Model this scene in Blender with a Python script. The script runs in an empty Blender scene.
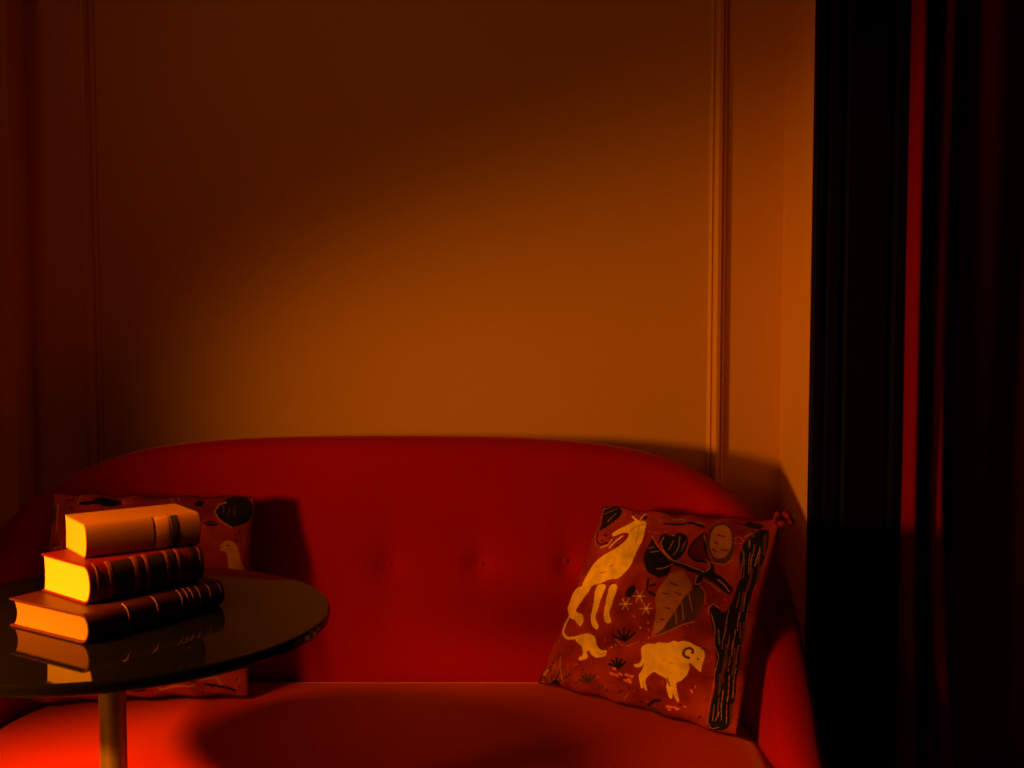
import bpy, bmesh, math, random
import numpy as np
from mathutils import Vector

C = bpy.context.scene.collection
PI = math.pi
random.seed(4)

BEAST_AND_TREE_WEAVE = [
    ('p', 'dark', 0, [(0.043,0.897),(0.011,0.993),(0.036,1.017),(0.143,0.982),(0.142,0.94),(0.094,0.885),(0.044,0.857)]),
    ('s', 'line', 0.003, [(0.018,0.986),(0.068,1.004)]),
    ('s', 'line', 0.003, [(0.036,0.958),(0.094,0.985)]),
    ('s', 'line', 0.003, [(0.078,0.913),(0.11,0.961)]),
    ('s', 'dark', 0.009, [(0.049,0.849),(0.054,0.808),(0.099,0.784),(0.143,0.8)]),
    ('s', 'line', 0.003, [(0.015,0.847),(0.068,0.778)]),
    ('s', 'line', 0.00375, [(0.107,0.768),(0.168,0.794)]),
    ('p', 'cream', 0, [(0.323,0.938),(0.277,0.941),(0.251,0.946),(0.222,0.919),(0.174,0.889),(0.143,0.853),(0.16,0.836),(0.204,0.869),(0.252,0.868),(0.256,0.828),(0.228,0.789),(0.179,0.756),(0.121,0.703),(0.089,0.635),(0.079,0.578),(0.089,0.539),(0.131,0.538),(0.169,0.57),(0.212,0.587),(0.259,0.613),(0.31,0.623),(0.344,0.688),(0.35,0.767),(0.35,0.853)]),
    ('s', 'cream', 0.0108, [(0.216,0.849),(0.192,0.821),(0.171,0.778)]),
    ('s', 'cream', 0.0054, [(0.164,0.826),(0.155,0.789),(0.107,0.768)]),
    ('s', 'cream', 0.009, [(0.252,0.943),(0.216,0.964)]),
    ('s', 'cream', 0.0072, [(0.273,0.953),(0.281,0.98)]),
    ('s', 'tan', 0.0054, [(0.248,0.876),(0.273,0.911),(0.321,0.921)]),
    ('s', 'tan', 0.0045, [(0.294,0.905),(0.32,0.818)]),
    ('s', 'tan', 0.0054, [(0.179,0.637),(0.222,0.65)]),
    ('s', 'tan', 0.0054, [(0.224,0.677),(0.243,0.688)]),
    ('p', 'dark', 0, [(0.281,0.954),(0.286,0.974),(0.308,0.966),(0.31,0.945)]),
    ('p', 'cream', 0, [(-0.034,0.453),(0.049,0.55),(0.171,0.565),(0.119,0.474),(0.1,0.416),(0.163,0.411),(0.183,0.377),(0.172,0.341),(0.14,0.358),(0.118,0.376),(0.071,0.374),(0.025,0.416)]),
    ('s', 'cream', 0.0144, [(0.065,0.384),(0.049,0.333),(0.055,0.289),(0.097,0.267),(0.163,0.284),(0.222,0.305)]),
    ('p', 'cream', 0, [(0.155,0.289),(0.228,0.325),(0.277,0.31),(0.3,0.264),(0.333,0.249),(0.365,0.262),(0.366,0.227),(0.308,0.201),(0.277,0.217),(0.265,0.235),(0.243,0.228),(0.264,0.198),(0.22,0.171),(0.2,0.18),(0.23,0.208),(0.214,0.246),(0.163,0.265)]),
    ('p', 'cream', 0, [(0.187,0.578),(0.256,0.587),(0.246,0.472),(0.244,0.408),(0.283,0.369),(0.278,0.344),(0.238,0.366),(0.217,0.409),(0.211,0.477)]),
    ('p', 'cream', 0, [(0.269,0.589),(0.315,0.595),(0.32,0.493),(0.313,0.442),(0.349,0.402),(0.313,0.387),(0.284,0.437),(0.281,0.498)]),
    ('s', 'tan', 0.0045, [(0.307,0.235),(0.337,0.225),(0.357,0.243)]),
    ('p', 'cream', 0, [(0.534,0.312),(0.552,0.329),(0.57,0.337),(0.589,0.339),(0.605,0.353),(0.629,0.352),(0.653,0.355),(0.672,0.374),(0.695,0.371),(0.714,0.382),(0.748,0.381),(0.776,0.368),(0.812,0.366),(0.831,0.337),(0.826,0.281),(0.826,0.252),(0.807,0.262),(0.784,0.277),(0.765,0.284),(0.773,0.259),(0.765,0.225),(0.744,0.192),(0.722,0.18),(0.73,0.134),(0.743,0.084),(0.727,0.086),(0.709,0.129),(0.708,0.094),(0.693,0.095),(0.679,0.14),(0.68,0.185),(0.642,0.195),(0.613,0.208),(0.594,0.188),(0.576,0.158),(0.576,0.134),(0.592,0.102),(0.578,0.102),(0.562,0.15),(0.57,0.105),(0.558,0.103),(0.538,0.164),(0.554,0.198),(0.56,0.24),(0.547,0.209),(0.517,0.203),(0.507,0.219),(0.536,0.224),(0.541,0.254),(0.531,0.292)]),
    ('s', 'brown', 0.0126, [(0.762,0.305),(0.743,0.308),(0.73,0.325),(0.736,0.345),(0.756,0.353),(0.77,0.347),(0.773,0.333)]),
    ('s', 'brown', 0.009, [(0.808,0.365),(0.834,0.366),(0.845,0.345)]),
    ('s', 'brown', 0.0072, [(0.8,0.312),(0.807,0.31)]),
    ('s', 'wine', 0.0063, [(0.68,0.185),(0.696,0.155)]),
    ('s', 'tan', 0.0045, [(0.674,0.265),(0.69,0.264)]),
    ('p', 'dark', 0, [(0.873,0.897),(0.922,0.958),(0.98,0.943),(0.982,0.792),(0.967,0.656),(0.97,0.446),(0.975,0.24),(0.977,0.014),(0.871,-0.007),(0.884,0.111),(0.892,0.185),(0.876,0.339),(0.857,0.424),(0.81,0.531),(0.826,0.57),(0.88,0.534),(0.903,0.627),(0.903,0.735),(0.865,0.839)]),
    ('s', 'line', 0.003375, [(0.866,0.858),(0.895,0.825),(0.898,0.752),(0.906,0.709)]),
    ('s', 'line', 0.003375, [(0.817,0.541),(0.853,0.459),(0.863,0.39),(0.887,0.342)]),
    ('s', 'line', 0.003375, [(0.887,0.342),(0.882,0.182),(0.874,0.02)]),
    ('s', 'line', 0.003375, [(0.893,0.563),(0.895,0.467),(0.897,0.379)]),
    ('s', 'line', 0.003375, [(0.935,0.475),(0.94,0.353)]),
    ('s', 'line', 0.003375, [(0.938,0.581),(0.943,0.475)]),
    ('s', 'line', 0.003375, [(0.945,0.267),(0.949,0.147)]),
    ('s', 'line', 0.003375, [(0.925,0.193),(0.932,0.055)]),
    ('s', 'line', 0.003375, [(0.962,0.305),(0.967,0.169)]),
    ('s', 'line', 0.003375, [(0.927,0.829),(0.949,0.688)]),
    ('s', 'line', 0.003375, [(0.945,0.653),(0.949,0.565)]),
    ('s', 'line', 0.003375, [(0.949,0.868),(0.953,0.778)]),
    ('s', 'line', 0.003375, [(0.874,0.038),(0.893,0.004),(0.925,0.018)]),
    ('s', 'line', 0.003375, [(0.908,0.047),(0.921,0.087)]),
    ('s', 'line', 0.003375, [(0.821,0.895),(0.845,0.913),(0.873,0.887),(0.844,0.874)]),
    ('s', 'line', 0.003375, [(0.951,0.131),(0.953,0.044)]),
    ('s', 'line', 0.003375, [(0.961,0.409),(0.959,0.323)]),
    ('s', 'line', 0.003375, [(0.866,0.461),(0.885,0.395)]),
    ('s', 'line', 0.00225, [(0.9,0.807),(0.916,0.719)]),
    ('s', 'line', 0.00225, [(0.914,0.845),(0.933,0.74)]),
    ('s', 'line', 0.00225, [(0.916,0.453),(0.922,0.384)]),
    ('s', 'line', 0.00225, [(0.919,0.296),(0.924,0.228)]),
    ('s', 'line', 0.00225, [(0.933,0.352),(0.937,0.283)]),
    ('s', 'line', 0.00225, [(0.914,0.155),(0.917,0.068)]),
    ('s', 'line', 0.00225, [(0.898,0.116),(0.895,0.044)]),
    ('s', 'line', 0.00225, [(0.951,0.512),(0.958,0.443)]),
    ('s', 'line', 0.00225, [(0.921,0.648),(0.919,0.578)]),
    ('s', 'line', 0.00225, [(0.964,0.603),(0.967,0.533)]),
    ('s', 'line', 0.00225, [(0.921,0.882),(0.93,0.829)]),
    ('s', 'line', 0.00225, [(0.954,0.85),(0.964,0.789)]),
    ('s', 'brown', 0.0108, [(0.945,0.759),(0.948,0.653)]),
    ('s', 'brown', 0.0108, [(0.938,0.651),(0.941,0.563)]),
    ('s', 'brown', 0.0108, [(0.949,0.39),(0.958,0.27)]),
    ('s', 'brown', 0.0108, [(0.913,0.4),(0.922,0.297)]),
    ('s', 'brown', 0.0108, [(0.908,0.259),(0.909,0.172)]),
    ('s', 'brown', 0.0108, [(0.959,0.924),(0.974,0.836)]),
    ('s', 'brown', 0.0108, [(0.972,0.781),(0.974,0.711)]),
    ('s', 'brown', 0.0108, [(0.913,0.331),(0.921,0.227)]),
    ('s', 'brown', 0.0108, [(0.97,0.136),(0.972,0.049)]),
    ('s', 'brown', 0.0108, [(0.966,0.515),(0.97,0.429)]),
    ('s', 'dark', 0.018, [(0.826,0.57),(0.82,0.541)]),
    ('s', 'line', 0.0045, [(0.812,0.522),(0.8,0.56),(0.82,0.578),(0.844,0.563)]),
    ('p', 'dark', 0, [(0.398,0.866),(0.397,0.799),(0.397,0.743),(0.44,0.683),(0.478,0.669),(0.517,0.656),(0.565,0.68),(0.57,0.738),(0.533,0.76),(0.482,0.791),(0.437,0.833)]),
    ('p', 'dark', 0, [(0.442,0.844),(0.442,0.882),(0.464,0.89),(0.502,0.871),(0.526,0.901),(0.575,0.892),(0.608,0.853),(0.605,0.788),(0.575,0.751),(0.531,0.764),(0.475,0.804)]),
    ('p', 'wine', 0, [(0.661,0.916),(0.639,0.885),(0.629,0.855),(0.624,0.799),(0.675,0.77),(0.73,0.765),(0.72,0.829)]),
    ('s', 'dark', 0.0108, [(0.661,0.916),(0.639,0.885),(0.629,0.855),(0.624,0.799),(0.675,0.77),(0.73,0.765)]),
    ('p', 'olive', 0, [(0.683,0.908),(0.687,0.958),(0.725,0.97),(0.783,0.966),(0.828,0.877),(0.845,0.81),(0.821,0.767),(0.773,0.773),(0.724,0.82),(0.698,0.863)]),
    ('p', 'tan', 0, [(0.701,0.948),(0.748,0.962),(0.799,0.929),(0.825,0.85),(0.812,0.797),(0.764,0.789),(0.725,0.839),(0.7,0.901)]),
    ('s', 'brown', 0.009, [(0.736,0.868),(0.756,0.861)]),
    ('s', 'brown', 0.009, [(0.781,0.837),(0.808,0.836)]),
    ('s', 'brown', 0.009, [(0.738,0.905),(0.776,0.9)]),
    ('s', 'brown', 0.009, [(0.741,0.831),(0.76,0.825)]),
    ('s', 'dark', 0.0108, [(0.674,0.908),(0.688,0.863),(0.728,0.794),(0.759,0.754)]),
    ('s', 'line', 0.00375, [(0.666,0.906),(0.69,0.871)]),
    ('s', 'line', 0.0045, [(0.736,0.768),(0.776,0.765),(0.821,0.767),(0.847,0.792)]),
    ('p', 'tan', 0, [(0.642,0.716),(0.591,0.698),(0.558,0.65),(0.539,0.571),(0.575,0.48),(0.57,0.376),(0.61,0.408),(0.648,0.51),(0.68,0.591),(0.706,0.64)]),
    ('p', 'olive', 0, [(0.706,0.64),(0.728,0.675),(0.781,0.592),(0.762,0.499),(0.698,0.454),(0.643,0.419),(0.57,0.376),(0.613,0.416),(0.648,0.51),(0.68,0.591)]),
    ('s', 'line', 0.0045, [(0.587,0.696),(0.557,0.65),(0.534,0.575),(0.571,0.478),(0.567,0.374)]),
    ('s', 'line', 0.0045, [(0.571,0.373),(0.64,0.409),(0.698,0.458),(0.749,0.478)]),
    ('s', 'line', 0.00375, [(0.724,0.661),(0.765,0.623),(0.781,0.571)]),
    ('s', 'line', 0.0045, [(0.671,0.562),(0.696,0.48)]),
    ('s', 'line', 0.0045, [(0.693,0.611),(0.73,0.526)]),
    ('s', 'line', 0.0045, [(0.651,0.512),(0.671,0.451)]),
    ('s', 'brown', 0.0072, [(0.568,0.591),(0.599,0.586)]),
    ('s', 'brown', 0.0072, [(0.591,0.642),(0.631,0.634)]),
    ('s', 'brown', 0.0072, [(0.599,0.522),(0.624,0.517)]),
    ('s', 'brown', 0.0072, [(0.591,0.464),(0.608,0.464)]),
    ('s', 'brown', 0.0072, [(0.632,0.6),(0.658,0.595)]),
    ('s', 'dark', 0.0405, [(0.869,0.651),(0.81,0.693),(0.756,0.711)]),
    ('s', 'dark', 0.027, [(0.773,0.708),(0.701,0.72),(0.634,0.736),(0.568,0.744)]),
    ('s', 'dark', 0.0198, [(0.78,0.714),(0.759,0.754)]),
    ('s', 'dark', 0.0225, [(0.733,0.703),(0.716,0.648)]),
    ('s', 'line', 0.00525, [(0.398,0.866),(0.44,0.825),(0.507,0.775),(0.575,0.751),(0.64,0.743),(0.727,0.722)]),
    ('s', 'line', 0.00525, [(0.728,0.716),(0.751,0.725),(0.754,0.754),(0.74,0.76)]),
    ('s', 'line', 0.00525, [(0.57,0.738),(0.525,0.708),(0.491,0.7)]),
    ('s', 'line', 0.00525, [(0.709,0.695),(0.711,0.651),(0.733,0.659)]),
    ('s', 'line', 0.00525, [(0.748,0.679),(0.794,0.664),(0.833,0.637)]),
    ('s', 'line', 0.00525, [(0.81,0.693),(0.849,0.669),(0.874,0.643)]),
    ('s', 'line', 0.00525, [(0.456,0.836),(0.49,0.792),(0.55,0.762)]),
    ('s', 'line', 0.0045, [(0.547,0.879),(0.565,0.82),(0.552,0.781)]),
    ('s', 'line', 0.0045, [(0.522,0.852),(0.514,0.804)]),
    ('s', 'line', 0.0045, [(0.589,0.86),(0.586,0.804)]),
    ('s', 'line', 0.0045, [(0.462,0.871),(0.456,0.836),(0.478,0.808)]),
    ('s', 'line', 0.0045, [(0.424,0.784),(0.466,0.794)]),
    ('s', 'line', 0.0045, [(0.406,0.8),(0.43,0.813)]),
    ('s', 'dark', 0.0117, [(0.448,0.323),(0.384,0.336)]),
    ('s', 'dark', 0.0117, [(0.448,0.323),(0.4,0.365)]),
    ('s', 'dark', 0.0117, [(0.448,0.323),(0.425,0.381)]),
    ('s', 'dark', 0.0117, [(0.448,0.323),(0.456,0.382)]),
    ('s', 'dark', 0.0117, [(0.448,0.323),(0.485,0.373)]),
    ('s', 'wine', 0.0072, [(0.368,0.379),(0.371,0.329),(0.411,0.297)]),
    ('s', 'line', 0.00375, [(0.395,0.32),(0.445,0.294),(0.518,0.334)]),
    ('s', 'dark', 0.0117, [(0.438,0.182),(0.39,0.192)]),
    ('s', 'dark', 0.0117, [(0.438,0.182),(0.403,0.214)]),
    ('s', 'dark', 0.0117, [(0.438,0.182),(0.424,0.227)]),
    ('s', 'dark', 0.0117, [(0.438,0.182),(0.448,0.23)]),
    ('s', 'dark', 0.0117, [(0.438,0.182),(0.469,0.222)]),
    ('s', 'olive', 0.0117, [(0.284,0.062),(0.232,0.071)]),
    ('s', 'olive', 0.0117, [(0.284,0.062),(0.248,0.097)]),
    ('s', 'olive', 0.0117, [(0.284,0.062),(0.27,0.111)]),
    ('s', 'olive', 0.0117, [(0.284,0.062),(0.297,0.115)]),
    ('s', 'olive', 0.0117, [(0.284,0.062),(0.321,0.107)]),
    ('s', 'olive', 0.0117, [(0.084,-0.012),(-0.036,0.012)]),
    ('s', 'olive', 0.0117, [(0.084,-0.012),(-0.017,0.065)]),
    ('s', 'olive', 0.0117, [(0.084,-0.012),(0.039,0.099)]),
    ('s', 'olive', 0.0117, [(0.084,-0.012),(0.108,0.108)]),
    ('s', 'olive', 0.0117, [(0.084,-0.012),(0.168,0.089)]),
    ('s', 'tan', 0.0072, [(0.092,0.161),(0.1,0.102),(0.132,0.033)]),
    ('s', 'line', 0.0045, [(0.068,0.118),(0.052,0.047)]),
    ('s', 'tan', 0.018, [(0.017,0.051),(0.028,0.075)]),
    ('p', 'dark', 0, [(0.043,-0.046),(0.089,0.044),(0.155,-0.028),(0.142,-0.054)]),
    ('p', 'dark', 0, [(0.371,-0.049),(0.461,0.02),(0.488,-0.036),(0.433,-0.058)]),
    ('p', 'olive', 0, [(0.571,-0.012),(0.629,0.038),(0.677,0.001),(0.634,-0.028)]),
    ('s', 'dark', 0.0126, [(0.6,0.03),(0.631,0.068),(0.655,0.073)]),
    ('s', 'line', 0.00525, [(0.47,0.023),(0.499,0.063)]),
    ('s', 'line', 0.0045, [(0.329,-0.05),(0.371,-0.049)]),
    ('s', 'dark', 0.018, [(0.195,-0.052),(0.286,-0.039)]),
    ('s', 'coral', 0.0144, [(0.413,0.175),(0.421,0.174)]),
    ('s', 'coral', 0.0144, [(0.403,0.147),(0.413,0.145)]),
    ('s', 'coral', 0.0144, [(0.427,0.145),(0.435,0.143)]),
    ('s', 'coral', 0.0144, [(0.446,0.155),(0.456,0.153)]),
    ('s', 'coral', 0.0144, [(0.477,0.16),(0.485,0.158)]),
    ('s', 'coral', 0.0144, [(0.502,0.156),(0.51,0.155)]),
    ('s', 'coral', 0.0144, [(0.49,0.137),(0.498,0.136)]),
    ('s', 'coral', 0.0144, [(0.475,0.129),(0.483,0.128)]),
    ('s', 'coral', 0.0144, [(0.496,0.126),(0.504,0.124)]),
    ('s', 'yellow', 0.0054, [(0.451,0.555),(0.485,0.56)]),
    ('s', 'yellow', 0.0054, [(0.451,0.555),(0.477,0.531)]),
    ('s', 'yellow', 0.0054, [(0.451,0.555),(0.443,0.526)]),
    ('s', 'yellow', 0.0054, [(0.451,0.555),(0.417,0.55)]),
    ('s', 'yellow', 0.0054, [(0.451,0.555),(0.425,0.579)]),
    ('s', 'yellow', 0.0054, [(0.451,0.555),(0.459,0.584)]),
    ('s', 'gold', 0.0126, [(0.448,0.555),(0.454,0.555)]),
    ('s', 'yellow', 0.0054, [(0.392,0.502),(0.425,0.509)]),
    ('s', 'yellow', 0.0054, [(0.392,0.502),(0.417,0.48)]),
    ('s', 'yellow', 0.0054, [(0.392,0.502),(0.384,0.474)]),
    ('s', 'yellow', 0.0054, [(0.392,0.502),(0.357,0.498)]),
    ('s', 'yellow', 0.0054, [(0.392,0.502),(0.365,0.526)]),
    ('s', 'yellow', 0.0054, [(0.392,0.502),(0.4,0.533)]),
    ('s', 'gold', 0.0126, [(0.389,0.502),(0.395,0.504)]),
    ('s', 'yellow', 0.0054, [(0.509,0.499),(0.539,0.506)]),
    ('s', 'yellow', 0.0054, [(0.509,0.499),(0.531,0.477)]),
    ('s', 'yellow', 0.0054, [(0.509,0.499),(0.501,0.47)]),
    ('s', 'yellow', 0.0054, [(0.509,0.499),(0.477,0.494)]),
    ('s', 'yellow', 0.0054, [(0.509,0.499),(0.485,0.523)]),
    ('s', 'yellow', 0.0054, [(0.509,0.499),(0.517,0.528)]),
    ('s', 'gold', 0.0126, [(0.506,0.499),(0.512,0.501)]),
    ('p', 'dark', 0, [(0.369,0.541),(0.368,0.578),(0.403,0.607),(0.422,0.587),(0.403,0.539)]),
    ('s', 'dark', 0.0126, [(0.466,0.645),(0.48,0.595)]),
    ('s', 'dark', 0.0108, [(0.486,0.611),(0.517,0.623)]),
    ('s', 'dark', 0.0108, [(0.491,0.583),(0.534,0.571)]),
    ('s', 'coral', 0.0054, [(0.534,0.437),(0.539,0.43)]),
    ('s', 'coral', 0.0054, [(0.542,0.403),(0.547,0.398)]),
    ('s', 'coral', 0.0054, [(0.456,0.456),(0.462,0.451)]),
    ('s', 'coral', 0.0054, [(0.402,0.296),(0.406,0.291)]),
    ('s', 'coral', 0.0054, [(0.501,0.405),(0.507,0.4)]),
    ('s', 'coral', 0.0054, [(0.552,0.366),(0.557,0.361)]),
    ('s', 'coral', 0.0054, [(0.382,0.281),(0.387,0.277)]),
    ('s', 'coral', 0.0054, [(0.44,0.542),(0.445,0.538)]),
    ('s', 'coral', 0.0108, [(0.687,0.051),(0.692,0.049)]),
    ('s', 'coral', 0.0108, [(0.719,0.054),(0.724,0.052)]),
    ('s', 'coral', 0.0108, [(0.696,0.038),(0.701,0.036)]),
    ('s', 'coral', 0.0108, [(0.728,0.046),(0.733,0.044)]),
    ('s', 'coral', 0.0108, [(0.698,0.052),(0.709,0.051)]),
    ('s', 'coral', 0.0108, [(0.73,0.052),(0.74,0.049)]),
    ('s', 'coral', 0.009, [(0.792,0.156),(0.797,0.148)]),
    ('s', 'coral', 0.0063, [(0.805,0.182),(0.81,0.174)]),
    ('s', 'coral', 0.0072, [(0.762,0.067),(0.772,0.067)]),
    ('s', 'line', 0.0045, [(0.456,0.97),(0.525,0.97)]),
    ('s', 'line', 0.0045, [(0.583,0.958),(0.642,0.969)]),
    ('s', 'line', 0.0045, [(0.393,0.887),(0.429,0.887)]),
    ('s', 'line', 0.0045, [(0.507,0.88),(0.518,0.879)]),
    ('s', 'dark', 0.0126, [(0.421,0.946),(0.506,0.94),(0.565,0.956),(0.645,0.948)]),
    ('s', 'wine', 0.009, [(0.796,0.975),(0.868,0.972),(0.909,0.978)]),
    ('s', 'brown', 0.0126, [(0.831,0.959),(0.877,0.949),(0.905,0.921)]),
    ('s', 'line', 0.0045, [(0.893,0.903),(0.901,0.868)]),
    ('s', 'dark', 0.027, [(0.857,0.982),(0.919,0.967)]),
    ('s', 'line', 0.00375, [(0.893,0.937),(0.866,0.914)]),
]
GOOSE_WEAVE = [
    ('p', 'dark', 0, [(0.808,0.916),(0.829,0.953),(0.876,0.991),(0.959,1.004),(1.001,0.954),(0.998,0.885),(0.954,0.849),(0.906,0.834),(0.855,0.85),(0.82,0.88)]),
    ('s', 'line', 0.0075, [(0.808,0.916),(0.829,0.953),(0.863,0.962)]),
    ('s', 'olive', 0.009, [(0.852,0.945),(0.85,0.908)]),
    ('s', 'olive', 0.009, [(0.882,0.935),(0.877,0.89)]),
    ('s', 'olive', 0.009, [(0.909,0.945),(0.909,0.895)]),
    ('s', 'line', 0.0075, [(0.81,0.908),(0.837,0.863),(0.898,0.833)]),
    ('s', 'line', 0.0075, [(0.732,0.943),(0.712,0.972)]),
    ('p', 'fawn', 0, [(0.849,0.712),(0.849,0.733),(0.866,0.759),(0.89,0.768),(0.924,0.752),(0.943,0.709),(0.959,0.651),(0.99,0.61),(1.004,0.536),(0.908,0.533),(0.9,0.611),(0.892,0.683),(0.882,0.704)]),
    ('s', 'brown', 0.009, [(0.884,0.74),(0.89,0.738)]),
    ('s', 'dark', 0.0126, [(0.764,0.861),(0.791,0.845),(0.823,0.845)]),
    ('s', 'dark', 0.0108, [(0.78,0.866),(0.813,0.858)]),
    ('p', 'dark', 0, [(0.698,0.953),(0.727,0.986),(0.762,0.972),(0.732,0.938)]),
    ('p', 'dark', 0, [(0.188,0.962),(0.248,0.988),(0.333,0.98),(0.347,0.948),(0.241,0.937)]),
    ('s', 'line', 0.006, [(0.584,0.991),(0.597,0.967)]),
    ('s', 'line', 0.006, [(0.618,0.991),(0.631,0.967)]),
    ('s', 'line', 0.006, [(0.349,0.977),(0.358,0.953)]),
    ('p', 'olive', 0, [(-0.028,0.946),(0.011,0.956),(0.038,0.869),(0.018,0.839),(-0.015,0.863)]),
    ('s', 'line', 0.0075, [(0.033,0.94),(0.03,0.877),(0.044,0.808)]),
    ('s', 'line', 0.00675, [(0.164,1.012),(0.132,0.983),(0.128,0.949)]),
    ('s', 'tan', 0.0126, [(0.033,0.725),(0.062,0.732)]),
    ('s', 'tan', 0.0108, [(0.068,0.757),(0.076,0.724)]),
    ('s', 'wine', 0.0108, [(0.073,0.966),(0.103,0.974)]),
    ('s', 'wine', 0.0108, [(0.097,0.933),(0.108,0.917)]),
    ('s', 'dark', 0.018, [(0.147,0.951),(0.24,0.953)]),
    ('p', 'dark', 0, [(0.321,0.06),(0.506,0.083),(0.55,0.03),(0.366,0.017)]),
    ('s', 'tan', 0.0108, [(0.78,0.076),(0.85,0.089),(0.882,0.044)]),
    ('s', 'tan', 0.009, [(0.597,0.03),(0.757,0.055)]),
    ('s', 'dark', 0.0126, [(0.804,0.055),(0.941,0.023)]),
    ('s', 'coral', 0.009, [(0.137,0.041),(0.183,0.047)]),
    ('s', 'line', 0.006, [(0.368,0.068),(0.483,0.103)]),
    ('p', 'tan', 0, [(0.097,0.477),(0.246,0.522),(0.358,0.329),(0.22,0.238)]),
    ('p', 'cream', 0, [(0.546,0.277),(0.605,0.467),(0.767,0.515),(0.82,0.368),(0.849,0.198),(0.778,0.2),(0.752,0.321),(0.637,0.299),(0.618,0.179)]),
]


# ------------------------------------------------------------------ helpers
def tag(o, label=None, cat=None, group=None, kind=None):
    if label: o['label'] = label
    if cat: o['category'] = cat
    if group: o['group'] = group
    if kind: o['kind'] = kind
    return o

def empty(name, loc=(0, 0, 0), rz=0.0):
    o = bpy.data.objects.new(name, None)
    o.empty_display_size = 0.05
    C.objects.link(o)
    o.location = loc
    o.rotation_euler = (0, 0, rz)
    return o

def mesh_obj(name, verts, faces, mat=None, parent=None, smooth=True, loc=None):
    me = bpy.data.meshes.new(name)
    me.from_pydata([tuple(v) for v in verts], [], faces)
    me.validate()
    o = bpy.data.objects.new(name, me)
    C.objects.link(o)
    if mat: me.materials.append(mat)
    if smooth:
        me.polygons.foreach_set('use_smooth', [True] * len(me.polygons))
    if parent: o.parent = parent
    if loc: o.location = loc
    return o

def recalc(o):
    bm = bmesh.new(); bm.from_mesh(o.data)
    bmesh.ops.recalc_face_normals(bm, faces=bm.faces)
    bm.to_mesh(o.data); bm.free()
    return o

def bevel(o, w, seg=2, ang=0.6):
    m = o.modifiers.new('bevel', 'BEVEL')
    m.width = w; m.segments = seg; m.limit_method = 'ANGLE'; m.angle_limit = ang
    return o

def box_data(x0, x1, y0, y1, z0, z1):
    v = [(x0, y0, z0), (x1, y0, z0), (x1, y1, z0), (x0, y1, z0), (x0, y0, z1), (x1, y0, z1), (x1, y1, z1), (x0, y1, z1)]
    f = [(0, 3, 2, 1), (4, 5, 6, 7), (0, 1, 5, 4), (1, 2, 6, 5), (2, 3, 7, 6), (3, 0, 4, 7)]
    return v, f

def box(name, x0, x1, y0, y1, z0, z1, mat, parent=None):
    v, f = box_data(x0, x1, y0, y1, z0, z1)
    return mesh_obj(name, v, f, mat, parent, smooth=False)

def lathe(name, prof, mat, parent=None, seg=96, loc=(0, 0, 0), smooth=True):
    v, f = [], []
    n = len(prof)
    for i in range(seg):
        a = 2 * PI * i / seg
        for r, z in prof: v.append((r * math.cos(a), r * math.sin(a), z))
    for i in range(seg):
        j = (i + 1) % seg
        for k in range(n - 1):
            f.append((i * n + k, j * n + k, j * n + k + 1, i * n + k + 1))
    f.append(tuple(i * n for i in range(seg))[::-1])
    f.append(tuple(i * n + n - 1 for i in range(seg)))
    return mesh_obj(name, v, f, mat, parent, smooth=smooth, loc=loc)

def prism_z(name, prof, z0, z1, mat, parent=None, smooth=False):
    """closed plan polygon (counter-clockwise) extruded in z"""
    n = len(prof)
    v = [(x, y, z0) for x, y in prof] + [(x, y, z1) for x, y in prof]
    f = [(i, (i + 1) % n, n + (i + 1) % n, n + i) for i in range(n)]
    f += [tuple(range(n))[::-1], tuple(range(n, 2 * n))]
    return mesh_obj(name, v, f, mat, parent, smooth=smooth)

def tube(name, pts, r, mat, parent=None, seg=12, closed=False):
    P = [Vector(p) for p in pts]
    n = len(P)
    v, f = [], []
    for i, p in enumerate(P):
        a = P[(i - 1) % n] if (closed or i > 0) else p
        b = P[(i + 1) % n] if (closed or i < n - 1) else p
        t = (b - a).normalized()
        u = t.cross(Vector((0.3, 0.2, 1))).normalized(); w = t.cross(u)
        rr = r[i] if isinstance(r, (list, tuple)) else r
        for k in range(seg):
            c = 2 * PI * k / seg
            v.append(p + u * rr * math.cos(c) + w * rr * math.sin(c))
    for i in range(n if closed else n - 1):
        j = (i + 1) % n
        for k in range(seg):
            l = (k + 1) % seg
            f.append((i * seg + k, i * seg + l, j * seg + l, j * seg + k))
    if not closed:
        f.append(tuple(range(seg))[::-1]); f.append(tuple((n - 1) * seg + k for k in range(seg)))
    return recalc(mesh_obj(name, v, f, mat, parent))

def catmull(pts, per=12):
    P = [np.array(p, float) for p in pts]
    P = [2 * P[0] - P[1]] + P + [2 * P[-1] - P[-2]]
    out = []
    for i in range(1, len(P) - 2):
        for k in range(per):
            t = k / per
            a, b, c, d = P[i - 1], P[i], P[i + 1], P[i + 2]
            out.append(0.5 * (2 * b + (c - a) * t + (2 * a - 5 * b + 4 * c - d) * t * t + (3 * b - a - 3 * c + d) * t ** 3))
    out.append(P[-2])
    return np.array(out)

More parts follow.
